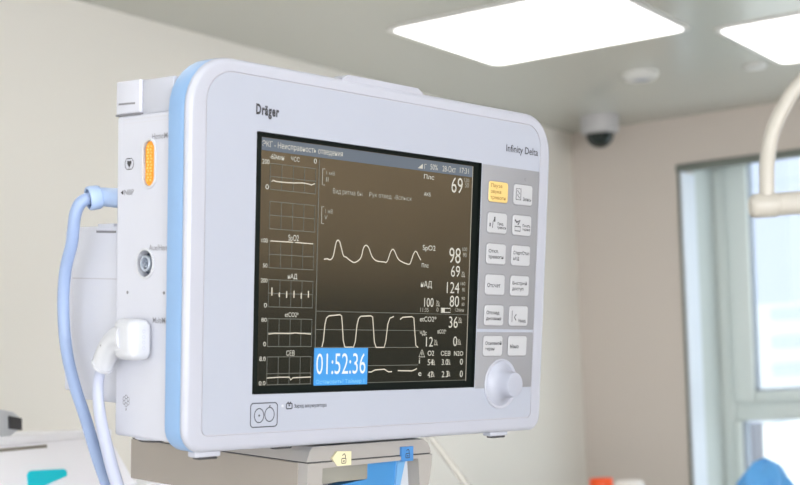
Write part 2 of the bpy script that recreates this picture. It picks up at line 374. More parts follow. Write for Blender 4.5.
# ------------------------------------------------------------------ lights in the ceiling
def ceiling_light(x, y, label, group='square ceiling light panels'):
    r = empty('ceiling_light', label, 'ceiling light', (x, y, H), group)
    f = MB()
    o = rrect(-.292, -.292, .292, .292, .040); i = rrect(-.278, -.278, .278, .278, .034)
    L = lambda pts, z: [(p[0], p[1], z) for p in pts]
    f.loft([L(o, 0), L(o, -.004), L(i, -.006), L(i, -.002)], False, False)
    f.build('frame', LAMPF, r)
    d = MB(); d.loft([L(i, -.004), L(i, -.0055)]); d.build('diffuser', LAMP, r)
    return r
ceiling_light(3.285, 1.600, 'bright square ceiling light panel above the monitor, left of the two in view')
ceiling_light(3.895, .985, 'bright square ceiling light panel cut off by the top right picture edge')
for x, y in ((1.2, 1.5), (-.6, 1.5), (.3, .4), (-1.5, .4), (1.5, -.6), (3.3, -.6), (-.6, -.9), (.6, -2.1), (1.9, -2.1), (2.7, -2.75), (3.3, -2.75), (3.9, -2.75), (-1.5, -2.1)):  # row nearest the right wall is added to brighten its reflection in the screen
    ceiling_light(x, y, 'square ceiling light panel elsewhere in the room, out of the picture')

# dome camera and small fittings on the ceiling
r = empty('dome_camera', 'white dome security camera with black glass on the ceiling by the corner', 'security camera', (4.55, 2.015, H))
w = MB(); w.lathe([(.066, 0), (.066, -.048), (.062, -.058), (.052, -.062)], (0, 0, 0), (0, 0, 1), 40); w.build('housing', DOMEW, r)
w = MB(); w.lathe([(.050, -.060)]+[(.048*math.cos(a*PI/16), -.062-.046*math.sin(a*PI/16)) for a in range(9)], (0, 0, 0), (0, 0, 1), 40); w.build('dome', DOMEB, r)
r = empty('smoke_detector', 'small round white detector on the ceiling below the larger light panel', 'smoke detector', (3.99, 1.63, H))
w = MB(); w.lathe([(.052, 0), (.052, -.010), (.044, -.020), (.026, -.022), (.024, -.014)], (0, 0, 0), (0, 0, 1), 36); w.build('ring', LAMPF, r)
w = MB(); w.lathe([(.0235, -.012), (.022, -.020), (.012, -.023)], (0, 0, 0), (0, 0, 1), 24); w.build('sensor', CAPG, r)
w = MB((4.14, 1.335, H)); w.lathe([(.034, 0), (.034, -.006), (.026, -.012), (.01, -.013)], (4.14, 1.335, H), (0, 0, 1), 30)
o = w.build('ceiling_fitting', LAMPF); o.location = (4.14, 1.335, H)
tag(o, 'small round white ceiling fitting beside the corner of the right light panel', 'ceiling fitting')

# ------------------------------------------------------------------ patient monitor
MR = rz(MYAW-RYAW) @ rx(MTILT) @ ry(MROLL)
CTR = rz(-RYAW) @ Vector((-0.0112762, 1.0650548, 0.0817122)) + EYE
BASE = Vector((14, 60, -131.5))                                          # under the monitor, between its feet (mm in its own frame)
def place(o):
    m = MR.to_4x4(); m.translation = CTR + MR @ (BASE*.001); o.matrix_world = m
K = .001
def LB(): return MB(BASE, K)
mon = empty('patient_monitor', 'white bedside patient monitor with pale blue edge and lit screen, on a grey dock', 'patient monitor'); place(mon)
F = lambda y: (lambda u, v: (u, y, v))                                    # front-plane mapping
SX = -172.0
S = lambda x: (lambda u, v: (x, -u, v))                                   # left-side mapping, u runs forward (-y)

X0, X1, Z0, Z1 = -175.6, 206.6, -127.4, 134.5
RAD = (16, 13, 32, 36)
def ring(d, y, rad=None):
    rr = [max(1, q-d) for q in (rad or RAD)]
    return [(p[0], y, p[1]) for p in rrect(X0+d, Z0+d, X1-d, Z1-d, rr)]
def rr3(a, b, c, d, r, y): return [(p[0], y, p[1]) for p in rrect(a, b, c, d, r)]
w = LB()
GR = (-161.6, -116.4, 192.4, 125.7)
OP = (-117.5, -89.2, 117.6, 89.2)
def gr(d, y): return rr3(GR[0]+d, GR[1]+d, GR[2]-d, GR[3]-d, [max(1, q-d) for q in (5, 5, 18, 22)], y)
loops = [ring(8, 5.0), ring(.4, 5.0), ring(0, 4.2), ring(.15, 2.9), ring(1.0, 1.3), ring(2.4, .35), ring(4.2, 0), gr(0, 0), gr(.15, .7), gr(.75, .7), gr(.9, 0),
         rr3(*OP, .8, 0), rr3(*OP, .8, 3.2)]
w.loft(loops, False, False, [1, 1, 1, 1, 1, 1, 1, 2, 2, 2, 0, 3, 3], True)
w.build('front_bezel', [WHITE, RIM, SEAM, BLACK], mon, smooth_angle=50)
# pale blue bumper behind the bezel
w = LB()
w.loft([ring(.3, 5.0), ring(.1, 5.8), ring(.0, 7), ring(0, 20), ring(.7, 22), ring(2.4, 23), ring(8, 23)], False, False, None, True)
w.build('bumper', BLUE, mon)
# rear housing with two round-ended ports cut into its side
def housing():
    w = LB(); w.box(SX, 200, 12, 83.5, -121.5, 98.2, 2.2, 3)
    o = w.build('rear_housing', [WHITE2], mon)
    cut = LB()
    cut.prism(rrect(40.0, 49.8, 52.6, 79.8, 6.2), SX-8, SX+16, 'x')
    cut.prism(circle(49.6, -2, 8.6, 32, 9.0), SX-8, SX+14, 'x')
    c = cut.build('cutter', [WHITE2], mon)
    md = o.modifiers.new('b', 'BOOLEAN'); md.object = c; md.operation = 'DIFFERENCE'; md.solver = 'EXACT'
    dg = bpy.context.evaluated_depsgraph_get(); dg.update()
    me = bpy.data.meshes.new_from_object(o.evaluated_get(dg)); o.modifiers.clear()
    for p in me.polygons: p.use_smooth = False
    old = o.data; o.data = me; bpy.data.meshes.remove(old); bpy.data.objects.remove(c)
    return o
hs = housing(); hs.data.name = 'rear_housing'
# ledge lines, screws
w = LB()
w.stroke([(-76, 95.2), (-22, 95.2)], .8, S(SX-.08)); w.stroke([(-76, 92.6), (-22, 92.6)], .5, S(SX-.08))
w.build('ledge_seam', mat('ledge_seam_grey', (.52, .53, .58), .6), hs)
for y, z in ((69.2, -21.8), (28.4, -21.5)):
    w = LB(); w.lathe([(1.1, 0), (1.1, .35), (.5, .4)], (SX, y, z), (-1, 0, 0), 12); w.build('screw', INKG, hs)
# taller block on top of the housing
w = LB()
w.box(SX+2.0, 190, 23.4, 57.6, 98.0, 121.0, 1.2, 2)
w.build('top_cover', CAPG, mon)
w = LB()
w.box(SX+.2, 190, 57.6, 85.5, 98.9, 121.6, 1.6, 3)
tc = w.build('top_block', WHITE2, mon)
w = LB(); w.stroke([(-82, 106.2), (-63.2, 105.8)], 1.3, S(SX+.1)); w.build('vent_slot', INKG, tc)
w = LB(); w.box(SX+.1, SX+4, 57.4, 85.4, 98.1, 99.3); w.build('gap', INKG, tc)
# rear module behind the housing
w = LB(); RX = -165
w.box(RX, 150, 79, 147.2, -100, 24.6, 2.5, 3); w.box(RX+.3, 150, 97, 116.5, 20, 26.2, 1.0, 2)
rm = w.build('rear_module', WHITE2, mon)
w = LB(); w.box(RX+3, 148, 146.5, 161.5, -95, 22.5, 2, 2); w.build('rear_flange', WHITE2, rm)
w = LB(); w.stroke([(-117, 20.7), (-93, 20.2)], 1.6, S(RX-.1)); w.build('vent_slot', INKG, rm)
w = LB(); w.stroke([(-146.5, -12.4), (-82, -12.6)], .9, S(RX-.1)); w.build('seam', SEAM, rm)
w = LB(); w.lathe([(1.3, 0), (1.3, .3)], (RX+2, 149.2, 3.2), (-1, 0, 0), 12); w.build('screw', INKG, rm)

# feet under the bezel and the housing
def foot(x0, x1, y0, y1, z1, z0):
    w = LB(); w.box(x0, x1, y0, y1, z0+1.6, z1, 1.2, 2); f = w.build('foot', CAPG, mon)
    w = LB(); w.box(x0+3.5, x1-2.5, y0+.6, y1-1.2, z0, z0+1.9, .7, 2); w.build('rubber_pad', DARK, f)
foot(-163, -140.5, 4.2, 12.5, -126.5, -132.6)
foot(145, 168, 4.2, 12.5, -126.5, -132.4)
w = LB(); w.lathe([(11.5, 0), (11.5, 1.4), (10, 2.0)], (-160, 56, -121), (0, 0, -1), 24); w.build('foot', CAPG, mon)
w = LB(); w.lathe([(9.3, 1.5), (9.3, 2.9), (8, 3.4)], (-160, 56, -121), (0, 0, -1), 24); w.build('rubber_pad', DARK, mon.children[-1])
# flat tab on top of the bezel
w = LB()
w.loft([[(-37.5, y, 132), (47.5, y, 132), (47.5, y, 134.8), (42.0, y, 137.9), (-31.5, y, 137.9), (-37.5, y, 134.8)] for y in (1.2, 15)])
w.build('alarm_light', RIM, mon)

# ---- screen
w = LB(); w.box(-117.4, 117.5, 3.1, 6, -89.1, 89.1); 
w.build('screen_surround', BLACK, mon)
w = LB(); w.poly([(-110.6, -83.6), (110.6, -83.6), (110.6, 86.2), (-110.6, 86.2)], F(3.0)); 
w.box(-110.6, 110.6, 2.95, 3.15, -83.6, 86.2)
scr = w.build('screen', LCD, mon)
w = LB(); w.poly([(109.7, -84), (110.5, -84), (110.5, 86), (109.7, 86)], F(2.9)); w.build('edge_line', LCDDIM, scr)
def flat(name, m, fn):
    w = LB(); fn(w); return w.build(name, m, scr, normals=False)
flat('status_bar', LCDBAR, lambda w: w.poly([(-110.5, 77.4), (109.6, 77.4), (109.6, 86.0), (-110.5, 86.0)], F(2.88)))
ROLE = {'parameter_readout': (LCDTXT, -.004), 'gas_readout': (LCDTXT, -.002), 'limit_text': (LCDDIM, 0.0), 'lead_caption': (LCDDIM, 0.0),
        'message_text': (LCDDIM, 0.0), 'status_text': (LCDTXT, 0.0), 'trend_caption': (LCDTXT, 0.0), 'parameter_caption': (LCDTXT, 0.0)}
for s_, a, b, c, d, role in SCREEN_TEXT:
    m_, of = ROLE[role]
    flat(role, m_, lambda w: w.add_text(s_, a, b, c, d, F(2.7), 0, of))
GR_ = [(-102.4, 69.2, -59.6, 51.6), (-102.2, 43.4, -59.6, 24.8), (-101.9, 16.6, -60.1, -1.9), (-101.9, -10.0, -60.1, -28.8), (-101.9, -36.9, -60.2, -56.3), (-101.9, -63.5, -60.2, -83.0)]
for i, (a, t_, b, bt) in enumerate(GR_):
    def grid(w):
        for k in range(3):
            z = t_ + (bt-t_)*k/2
            if i == 5 and k == 1: z = t_ + (bt-t_)*.6
            w.stroke([(a, z), (b, z)], .45, F(2.8))
        for k in range(5): x = a + (b-a)*k/4; w.stroke([(x, t_), (x, bt)], .4, F(2.79))
    flat('trend_grid', LCDGRID, grid)
def ticks(w):
    for k, (zc, hh) in enumerate(((-18.2, 5.6), (-20.2, 3.2), (-19.9, 4.6), (-19.6, 5.0), (-20.4, 4.2), (-19.2, 4.8))):
        x = -98.8 + k*6.9; w.stroke([(x, zc-hh/2), (x, zc+hh/2)], .95, F(2.72))
flat('trend_trace', LCDWAVE, ticks)
for k in ('hr', 'spo2a', 'spo2b', 'co2t', 'sevt'): flat('trend_trace', LCDWAVE, lambda w: w.stroke(TRACES[k], .72, F(2.72)))
for k in ('pleth', 'capno1', 'capno2', 'capno3', 'capno4', 'agent1', 'agent2'):
    pts = [tuple(p[:2]) for p in curve_pts([(x, z, 0) for x, z in TRACES[k]], 4)] if k == 'pleth' else TRACES[k]
    flat('waveform', LCDWAVE, lambda w: w.stroke(pts, .85, F(2.72)))
def rules(w):
    w.stroke([(-56.5, -83.5), (-56.5, 76)], .7, F(2.82))
    for z in (-31.0, -44.1, -57.0, -70.6): w.stroke([(-56, z), (53, z)], .45, F(2.82))
    w.stroke([(53, -31), (109.5, -31)], .35, F(2.82)); w.stroke([(-56, -83.3), (109.5, -83.3)], .4, F(2.82))
flat('divider_line', LCDGRID, rules)
for zt, zb in ((69.8, 58.6), (43.2, 31.3)):
    flat('lead_bracket', LCDDIM, lambda w: w.stroke([(-50.8, zt), (-53.2, zt), (-53.2, zb), (-50.8, zb)], .7, F(2.75)))
flat('signal_icon', LCDTXT, lambda w: (w.poly([(46, 79), (51.5, 79), (51.5, 82.8)], F(2.75)), w.stroke([(53.5, 79), (53.5, 82.6), (55.6, 82.6)], .5, F(2.75))))
def batt(w):
    w.stroke([(77.5, -29.6), (88.6, -29.6), (88.6, -26.4), (77.5, -26.4)], .6, F(2.72), True); w.poly([(78, -29.3), (82, -29.3), (82, -26.7), (78, -26.7)], F(2.73))
flat('battery_icon', LCDTXT, batt)
flat('warning_icon', LCDTXT, lambda w: (w.stroke([(53.6, -64.4), (60.4, -64.4), (57, -58.8)], .7, F(2.72), True), w.stroke([(57, -63.2), (57, -60.8)], .7, F(2.72))))
def bell(w, x, z):
    w.stroke([(x, z), (x+4.4, z)], .6, F(2.72)); w.stroke([(x+.8, z), (x+1, z+2.6), (x+2.2, z+3.8), (x+3.4, z+2.6), (x+3.6, z)], .55, F(2.72)); w.stroke([(x+.3, z+4.2), (x+4.2, z-.6)], .45, F(2.71))
for x, z in ((100.4, -1.0), (98.5, -37.4), (70.5, -55.0), (98.3, -54.6), (71.5, -24.6), (68.2, -70.5), (68.0, -79.8), (86.4, -70.4), (86.6, -79.6)):
    flat('alarm_off_icon', LCDDIM, lambda w: bell(w, x, z))
flat('timer_panel', LCDCLK, lambda w: w.poly([(-57.4, -84.4), (-2.7, -84.4), (-2.7, -57.4), (-57.4, -57.4)], F(2.6)))
flat('timer_digits', LCDCLT, lambda w: w.add_text('01:52:36', -55.2, -76.3, -5.0, -61.2, F(2.5), 0, -.002))
flat('timer_caption', mat('lcd_timer_caption', (.05, .1, .1), .4, emit=(.18, .45, .70), estr=1), lambda w: w.add_text('Остановить? Таймер 1', -55, -83.2, -6, -80.2, F(2.5)))

# ---- key panel and keys
KP = LB()
KP.box(118.2, 191.0, -.6, 1, -42.2, 88.6, .3, 2); KP.box(118.2, 191.0, -.6, 1, -90.2, -44.6, .45, 2)
kp = KP.build('key_panel', PANELG, mon)
w = LB(); w.add_text('c', 171, 79.6, 173, 82, F(-1.0)); w.build('panel_mark', INKG, kp, False)
CAPS = ['Пауза\nзвука\nтревоги', '#rec', '#trend', '#print', 'Откл.\nтревоги', 'Старт/Стоп\nнАД', 'Отсчет', 'Быстрый\nдоступ', 'Отсоед\nдыхания', '#back', 'Основной\nэкран', 'Меню']
KD = ['yellow key', 'key with a boxed arrow symbol', 'key with a trend line symbol', 'key with a printer symbol', None, None, None, None, None, 'key with a back arrow symbol', None, None]
for k in range(12):
    row, c = divmod(k, 2)
    x0 = (125.6, 157.4)[c]; z1 = 76.1 - row*24.72; x1 = x0+24.5; z0 = z1-16.4
    w = LB()
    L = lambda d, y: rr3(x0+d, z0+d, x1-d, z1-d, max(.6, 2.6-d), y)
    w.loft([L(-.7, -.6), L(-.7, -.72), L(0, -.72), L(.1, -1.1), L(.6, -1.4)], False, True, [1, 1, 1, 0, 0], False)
    ky = w.build('key', [KEYY if k == 0 else KEYW, KEYSH], mon)
    if KD[k]: ky['label'] = KD[k]
    t = LB(); P = F(-1.46); s_ = CAPS[k]
    if s_ == '#rec':
        t.stroke([(x0+3, z0+4), (x0+3, z1-3.5), (x0+9, z1-3.5), (x0+9, z0+4)], .8, P, True); t.stroke([(x0+4.5, z1-5), (x0+7.5, z1-7.5), (x0+4.5, z0+8), (x0+7.5, z0+5.5)], .8, P)
        t.add_text('Запись', x0+12, z0+3.6, x1-2, z0+6.4, P, 0, .025)
    elif s_ == '#trend':
        t.stroke([(x0+3, z0+5), (x0+3, z0+8)], 1.4, P); t.stroke([(x0+6, z0+4), (x0+6.6, z0+9), (x0+8, z0+11)], .7, P); t.stroke([(x0+8.6, z0+9), (x0+8.6, z0+13)], 1.6, P)
        t.add_text('Пред.\nтревоги', x0+12, z0+3, x1-1.5, z0+9, P, 0, .025)
    elif s_ == '#print':
        t.stroke([(x0+2.5, z1-4), (x0+5, z1-6), (x0+9.5, z1-4.2), (x0+6.5, z1-8)], 1.5, P); t.stroke([(x0+3, z0+3.4), (x0+3, z0+7), (x0+10, z0+7), (x0+10, z0+3.4)], .8, P, True)
        t.add_text('Печать\nэкрана', x0+12.5, z0+3.4, x1-1.5, z0+9.4, P, 0, .025)
    elif s_ == '#back':
        t.stroke([(x0+3.5, z0+3), (x0+3.5, z1-4)], .7, P); t.stroke([(x0+9, z0+9.5), (x0+6.4, z0+7), (x0+9, z0+4.5)], 1.0, P)
        t.add_text('Назад', x0+12, z0+3, x1-3, z0+5.8, P, 0, .025)
    else:
        n = s_.count('\n')+1; wd = min(20.5, 2.55*max(len(q) for q in s_.split('\n'))+1.2); hh = 3.3*n + 1.6*(n-1)
        cz = (z0+z1)/2 - (.4 if n < 3 else .2); t.add_text(s_, x0+2.2, cz-hh/2, x0+2.2+wd, cz+hh/2, P, 0, .022, 1.25)
    t.build('key_caption', mat('caption_brown', (.28, .16, .04), .6) if k == 0 else INK, ky, False)
# ---- rotary knob
w = LB()
w.lathe([(20.6, 0), (20.6, 1.2), (20.0, 1.7), (19.0, 1.4), (18.4, .9)], (150.2, 0, -87), (0, -1, 0), 56); kb = w.build('rotary_knob', RIM, mon)
w = LB()
w.lathe([(18.4, .8), (15.5, 1.9), (12.4, 4.6), (11.0, 8), (10.5, 12), (10.2, 15.0), (9.7, 15.9), (8.4, 16.2)], (150.2, 0, -87), (0, -1, 0), 48); w.build('grip', KNOB, kb)
# ---- lettering and symbols on the bezel
w = LB(); w.add_text('Dräger', -118.7, 100.6, -98.0, 107.4, F(-.12), 0, .042, 1.0, 1.16); w.build('brand_lettering', INK, mon, False)
w = LB(); w.add_text('Infinity Delta', 147.2, 101.4, 188.6, 107.0, F(-.12), 0, .010); w.build('model_lettering', INK, mon, False)
w = LB()
w.stroke(rrect(-118.6, -111.9, -94.0, -95.3, 2.6), .75, F(-.12), True)
w.stroke(circle(-110.8, -103.9, 4.3, 28, 4.9), .7, F(-.12), True); w.poly(circle(-110.8, -103.9, .8, 12), F(-.12))
w.stroke(circle(-101.2, -103.4, 4.3, 28, 4.9), .7, F(-.12), True); w.stroke([(-101.2, -98.6), (-100.9, -96.9)], 1.0, F(-.12))
w.build('symbol_plate', INK, mon, False)
w = LB()
w.stroke(rrect(-85.6, -100.0, -80.2, -96.3, .8), .8, F(-.12), True); w.stroke([(-84.6, -95.5), (-83.6, -95.5)], .9, F(-.12)); w.stroke([(-82.4, -95.5), (-81.4, -95.5)], .9, F(-.12))
w.poly([(-83.6, -97), (-82.2, -97), (-82.2, -98.2), (-83.6, -98.2)], F(-.12))
w.add_text('Заряд аккумулятора', -78.2, -99.6, -46.6, -96.9, F(-.12), 0, .012); w.build('battery_caption', INK, mon, False)
w = LB(); w.lathe([(1.0, 0), (1.0, .4), (.6, .6)], (-89.2, 0, -97.8), (0, -1, 0), 14); w.build('indicator', PLUGW, mon)
# ---- ports and captions on the left side
hp = LB(); hp.loft([[(SX-d, p[0], p[1]) for p in rrect(40.0-e, 49.8-e, 52.6+e, 79.8+e, 6.2+e)] for e, d in ((1.9, -.2), (1.9, .5), (1.5, .9), (.2, .9), (0, .2), (0, -14))], False, False, None, True)
hp = hp.build('module_port', PLUGW, mon)
w = LB(); w.box(SX+1.4, SX+13, 40.6, 52.4, 50, 79.6); w.build('port_insert', ORANGE, hp)
w = LB()
for k in range(12):
    for j in range(2): w.box(SX+.8, SX+1.6, 49.9-j*3.6-.6-(k % 2)*.8, 49.9-j*3.6+1.0-(k % 2)*.8, 53+k*2.05, 54.3+k*2.05, .3, 1)
w.build('contact_row', ORANGEL, hp)
ap = LB(); ap.loft([[(SX-d, p[0], p[1]) for p in circle(49.6, -2, 8.6+e, 36, 9.0+e)] for e, d in ((1.6, -.2), (1.6, .4), (1.2, .8), (.1, .8), (0, .2), (0, -12))], False, False, None, True)
ap = ap.build('auxiliary_port', PLUGW, mon)
w = LB(); w.lathe([(8.5, 0), (8.5, .8)], (SX+6.5, 49.6, -2), (-1, 0, 0), 28); w.build('socket_floor', HOLE, ap)
w = LB(); w.lathe([(5.4, 0), (5.4, 7), (4.8, 7.4), (4.0, 7.2), (3.8, 3)], (SX+6.3, 49.0, -2), (-1, 0, 0), 28); w.build('socket_ring', PIN, ap)
w = LB()
for k in range(5):
    a = 2*PI*k/5; w.lathe([(.7, 0), (.7, 5), (.4, 5.4)], (SX+5.8, 49.0+2.2*math.cos(a), -2+2.2*math.sin(a)), (-1, 0, 0), 10)
w.build('socket_pin', PIN, ap)
def side_text(name, txt, ya, za, yb, zb, m_=INKG, of=.002):
    w = LB(); w.add_text(txt, -ya, za, -yb, zb, S(SX-.12), 0, of); w.build(name, m_, mon, False)
side_text('port_caption', 'HemoMed', 43.2, 80.4, 21.5, 84.2)
side_text('port_caption', 'Aux/Hemo', 45.4, 6.8, 21.5, 10.6)
side_text('port_caption', 'MultiMed', 40.2, -41.8, 21.5, -38.0)
side_text('port_caption', 'NBP', 74.0, 44.5, 63.2, 48.2)
w = LB(); w.poly([(-78.2, 46.3), (-75.2, 44.6), (-75.2, 48.0)], S(SX-.12)); w.build('arrow_mark', INK, mon, False)
w = LB(); P = S(SX-.12)
w.stroke([(-71.8, 61.8), (-65.6, 61.8)], .6, P); w.stroke([(-71.8, 69), (-65.6, 69)], .6, P)
for sgn in (-1, 1): w.stroke([(-68.7+sgn*3.4, 62.2), (-68.7+sgn*4.8, 64), (-68.7+sgn*4.8, 66.8), (-68.7+sgn*3.4, 68.6)], .6, P)
w.poly([(-68.7, 62.6), (-66.2, 65.8), (-66.6, 67.8), (-68.7, 67.2), (-70.8, 67.8), (-71.2, 65.8)], P); w.build('heart_symbol', INK, mon, False)
w = LB()
for k in range(6):
    a = 2*PI*k/6+.5; w.stroke(circle(-69.6+2.7*math.cos(a), -96.6+2.7*math.sin(a), 1.35, 10), .5, P, True)
w.stroke([(-69.9, -101.6), (-69.0, -102.6), (-70.2, -103.2)], .8, P); w.build('flower_symbol', INKG, mon, False)

# ------------------------------------------------------------------ dock under the monitor
dock = empty('monitor_dock', 'grey docking mount under the monitor with yellow and blue padlock tags', 'monitor mount'); place(dock)
DB = lambda: MB(BASE, K)
lo = [(-52.5, -172), (78, -172), (81.4, -160), (82.8, -150), (82.9, -142.4), (-52.5, -142.4)]
up = [(-52.5, -141.4), (82.7, -141.4), (81.6, -137.5), (78.5, -133.0), (73.8, -130.2), (-47, -130.2), (-49.6, -134)]
def pr(pts, y): return [(p[0], y, p[1]) for p in pts]
w = DB(); w.loft([pr(lo, 30), pr(lo, 227)]); w.build('body', DOCKG, dock)
w = DB(); sh = lambda pts, d: [(p[0]+(d if p[0] < 0 else -d)*(1 if p[1] > -141 else 0), p[1]) for p in pts]
w.loft([pr(up, 13.5), pr(up, 227)], mis=[0, 0, 0]); 
w.build('top_rail', DOCKG, dock)
w = DB(); w.box(-52.1, 82.4, 14, 226, -142.3, -141.4); w.build('seam', DARK, dock)
w = DB(); w.box(-53.2, -51.5, 22, 227.5, -175.2, -142.4, .8, 2); w.build('side_panel', TAUPE, dock)
# front frame with its opening
w = DB()
w.prism([(-52.5, -172), (-38.2, -172), (-37.4, -146.6), (66.6, -145.2), (69.8, -172), (78, -172), (81.4, -160), (82.8, -150), (82.9, -142.4), (-52.5, -142.4)], 12, 30)
w.build('front_frame', DOCKG, dock)
w = DB(); w.box(-38, 15, 17, 26, -158.6, -146.4, .5, 2); w.build('grey_lever', DOCKS, dock)
w = DB(); w.prism([(15, -146), (47.8, -145.6), (46, -172), (-38, -172), (-38, -163.5), (15, -158.8)], 18.5, 28); lv = w.build('blue_lever', LEVB, dock)
w = DB(); w.prism([(47.8, -145.6), (57, -145.3), (50, -172), (46, -172)], 16.5, 27); w.build('lever_edge', LEVL, lv)
w = DB(); w.prism([(57.3, -145.3), (66.4, -145.2), (69.6, -172), (50.5, -172)], 24, 29); w.build('inner_wall', mat('dock_inner_pale', (.5, .53, .58), .5), dock)
def padlock(w, cx, cz, y, s_):
    w.stroke(rrect(cx-2.2*s_, cz-3.4*s_, cx+2.2*s_, cz+.2*s_, .5), .6, F(y), True)
    w.stroke([(cx-1.0*s_, cz-1.8*s_), (cx+1.0*s_, cz-1.8*s_)], .8, F(y))
    w.stroke([(cx+1.6*s_, cz+.4*s_), (cx+1.6*s_, cz+2.2*s_), (cx+.6*s_, cz+3.6*s_), (cx-.8*s_, cz+3.3*s_), (cx-1.4*s_, cz+2.2*s_)], .7, F(y))
w = DB(); w.prism([(-28.6, -139.6), (-23.6, -134.6), (-8.8, -135.2), (-8.6, -145.6), (-22.7, -145.6)], 11.2, 13.2); tg = w.build('padlock_tag', TAGY, dock); tg['label'] = 'cream pointed tag with an open padlock'
w = DB(); padlock(w, -16.6, -140.4, 11.1, 1.0); w.build('padlock_symbol', INK, tg, False)
w = DB(); w.prism([(46.4, -135.0), (59.6, -134.9), (60.0, -146.4), (46.6, -146.4)], 11.2, 13.2); tg = w.build('padlock_tag', TAGB, dock); tg['label'] = 'square blue tag with a padlock'
w = DB(); padlock(w, 53.3, -140.5, 11.1, .95); w.build('padlock_symbol', INK, tg, False)
w = DB(); w.box(-88, -71, 9, 14, -129.6, -125.5, .8, 2); w.box(-86, -73, 12, 40, -128.4, -126, .4, 1); w.build('latch_clip', DARK, dock)
w = DB(); w.box(-84, 80, 30, 60, -130.4, -128.0, .5); w.build('support_bar', DOCKG, dock)
# column and foot carrying the dock (below the picture)
def tilted(p): return CTR + MR @ (Vector(p)*.001)
dm = dock.matrix_world.inverted() if False else (lambda m: m.inverted())((lambda: (lambda mm: mm)(Matrix.Translation(CTR + MR @ (BASE*.001)) @ MR.to_4x4()))())
foot_c = tilted((15, 120, -172)); 
w = MB(); pA = dm @ foot_c; pB = dm @ Vector((foot_c.x, foot_c.y, .06)); pC = dm @ Vector((foot_c.x, foot_c.y, 0))
w.tube([pA, pB], .03, 24); ax = (pB-pA).normalized(); w.lathe([(.25, 0), (.25, .02), (.22, .05), (.05, .06)], pC, -ax, 40)
w.build('column', STEEL, dock)

# ------------------------------------------------------------------ hose and cable on the left side
hz = empty('pressure_hose', 'periwinkle blue hose with collar plugged in behind the monitor side, hanging down', 'hose'); place(hz)
HB = lambda: MB(BASE, K)
w = HB()
w.tube([(-163, 83, 43.6), (-163.3, 97, 44), (-164.2, 103, 44.4), (-165.8, 106.3, 44.7), (-168.5, 108.2, 44.6)], [7.0, 6.8, 6.6, 6.6, 6.6], 28); 
ax = Vector((-.93, .30, -.2)).normalized(); o_ = Vector((-166.8, 108.0, 45.0))
w.lathe([(5.6, 0), (7.6, 1.2), (8.3, 3), (8.5, 8), (8.2, 9.8), (7.4, 10.4), (6.5, 10.0), (6.2, 7), (6.0, 4)], o_, ax, 36)
w.build('connector', HOSEC, hz)
w = HB(); w.lathe([(6.1, 0), (6.1, .6)], o_+ax*5.2, ax, 24); w.build('collar_bore', DARK, hz)
path = [(-172, 109.7, 43.8), (-177.5, 111.5, 42.4), (-181.2, 113, 39.6), (-183.2, 114.8, 34.5), (-183.8, 116.6, 27.5), (-182.6, 121.2, 12), (-181.2, 130.2, -4), (-180, 135, -20), (-179, 136.8, -36), (-178, 136.3, -54), (-178, 131.4, -72), (-178, 121.8, -92), (-178, 110.3, -110.6), (-178, 94.9, -138.2), (-178, 79.8, -162), (-178, 67, -190), (-178, 60, -240), (-180, 62, -420), (-178, 90, -900), (-176, 150, -1560)]
w = HB(); w.tube(curve_pts(path), 4.3, 20); w.build('tubing', HOSE, hz)

cb = empty('sensor_cable', 'white sensor cable with a bent boxy plug in the monitor side', 'cable'); place(cb)
w = HB(); w.box(-190.5, -171.9, 38.8, 62.5, -67.4, -39.4, 6.2, 5); pg = w.build('plug', PLUGW, cb)
w = HB(); 
for z in (-47.6, -51.3, -55.0, -58.8): w.stroke(circle(-180.5, z, 1.1, 12), .5, lambda u, v: (u, 38.7, v), True)
w.build('embossed_mark', CAPG, pg, False)
w = HB(); nk = curve_pts([(-182, 54, -53.2), (-183, 61, -54.3), (-183.6, 68.5, -57.6), (-184, 75.3, -63.8), (-184, 81.2, -72.2)], 6)
N = len(nk); w.tube(nk, [11.6 + (7.2-11.6)*(i/(N-1))**.8 for i in range(N)], 24)
w.tube([nk[-1]-Vector((0, .7, -.7)), nk[-1]+Vector((0, .9, -1.0))], 7.8, 24); w.build('bend_relief', PLUGW, cb)
w = HB(); w.lathe([(.9, 0), (.9, .5)], (-191.9, 71, -58.5), (-1, 0, 0), 12); w.build('relief_screw', INKG, cb)
w = HB(); w.tube(curve_pts([(-184, 80, -71), (-184, 84.8, -80), (-184, 86.2, -90), (-184, 84, -105), (-184, 79.5, -118.5), (-184, 69, -141.5), (-184, 60, -158.5), (-184, 48, -190), (-184, 40, -250), (-184, 40, -420), (-182, 70, -900), (-180, 130, -1560)]), [3.6 + min(1, i/40)*.9 for i in range(8*11+1)], 20)
w.build('lead', CABLEW, cb)

# pale hose sloping down behind the dock
q = [(1.60, 1.02, 1.62), (1.622, .992, 1.583), (1.628, .982, 1.568), (1.650, .945, 1.505), (1.675, .905, 1.43), (1.70, .86, 1.25), (1.72, .83, .7), (1.72, .83, .02)]
w = MB(q[-1]); w.tube(curve_pts([tuple(p) for p in q]), .0048, 14); o = w.build('drip_tube', mat('milky_tube', (.50, .49, .45), .4)); o.location = q[-1]
tag(o, 'thin pale tube sloping down just right of the grey dock', 'tube')

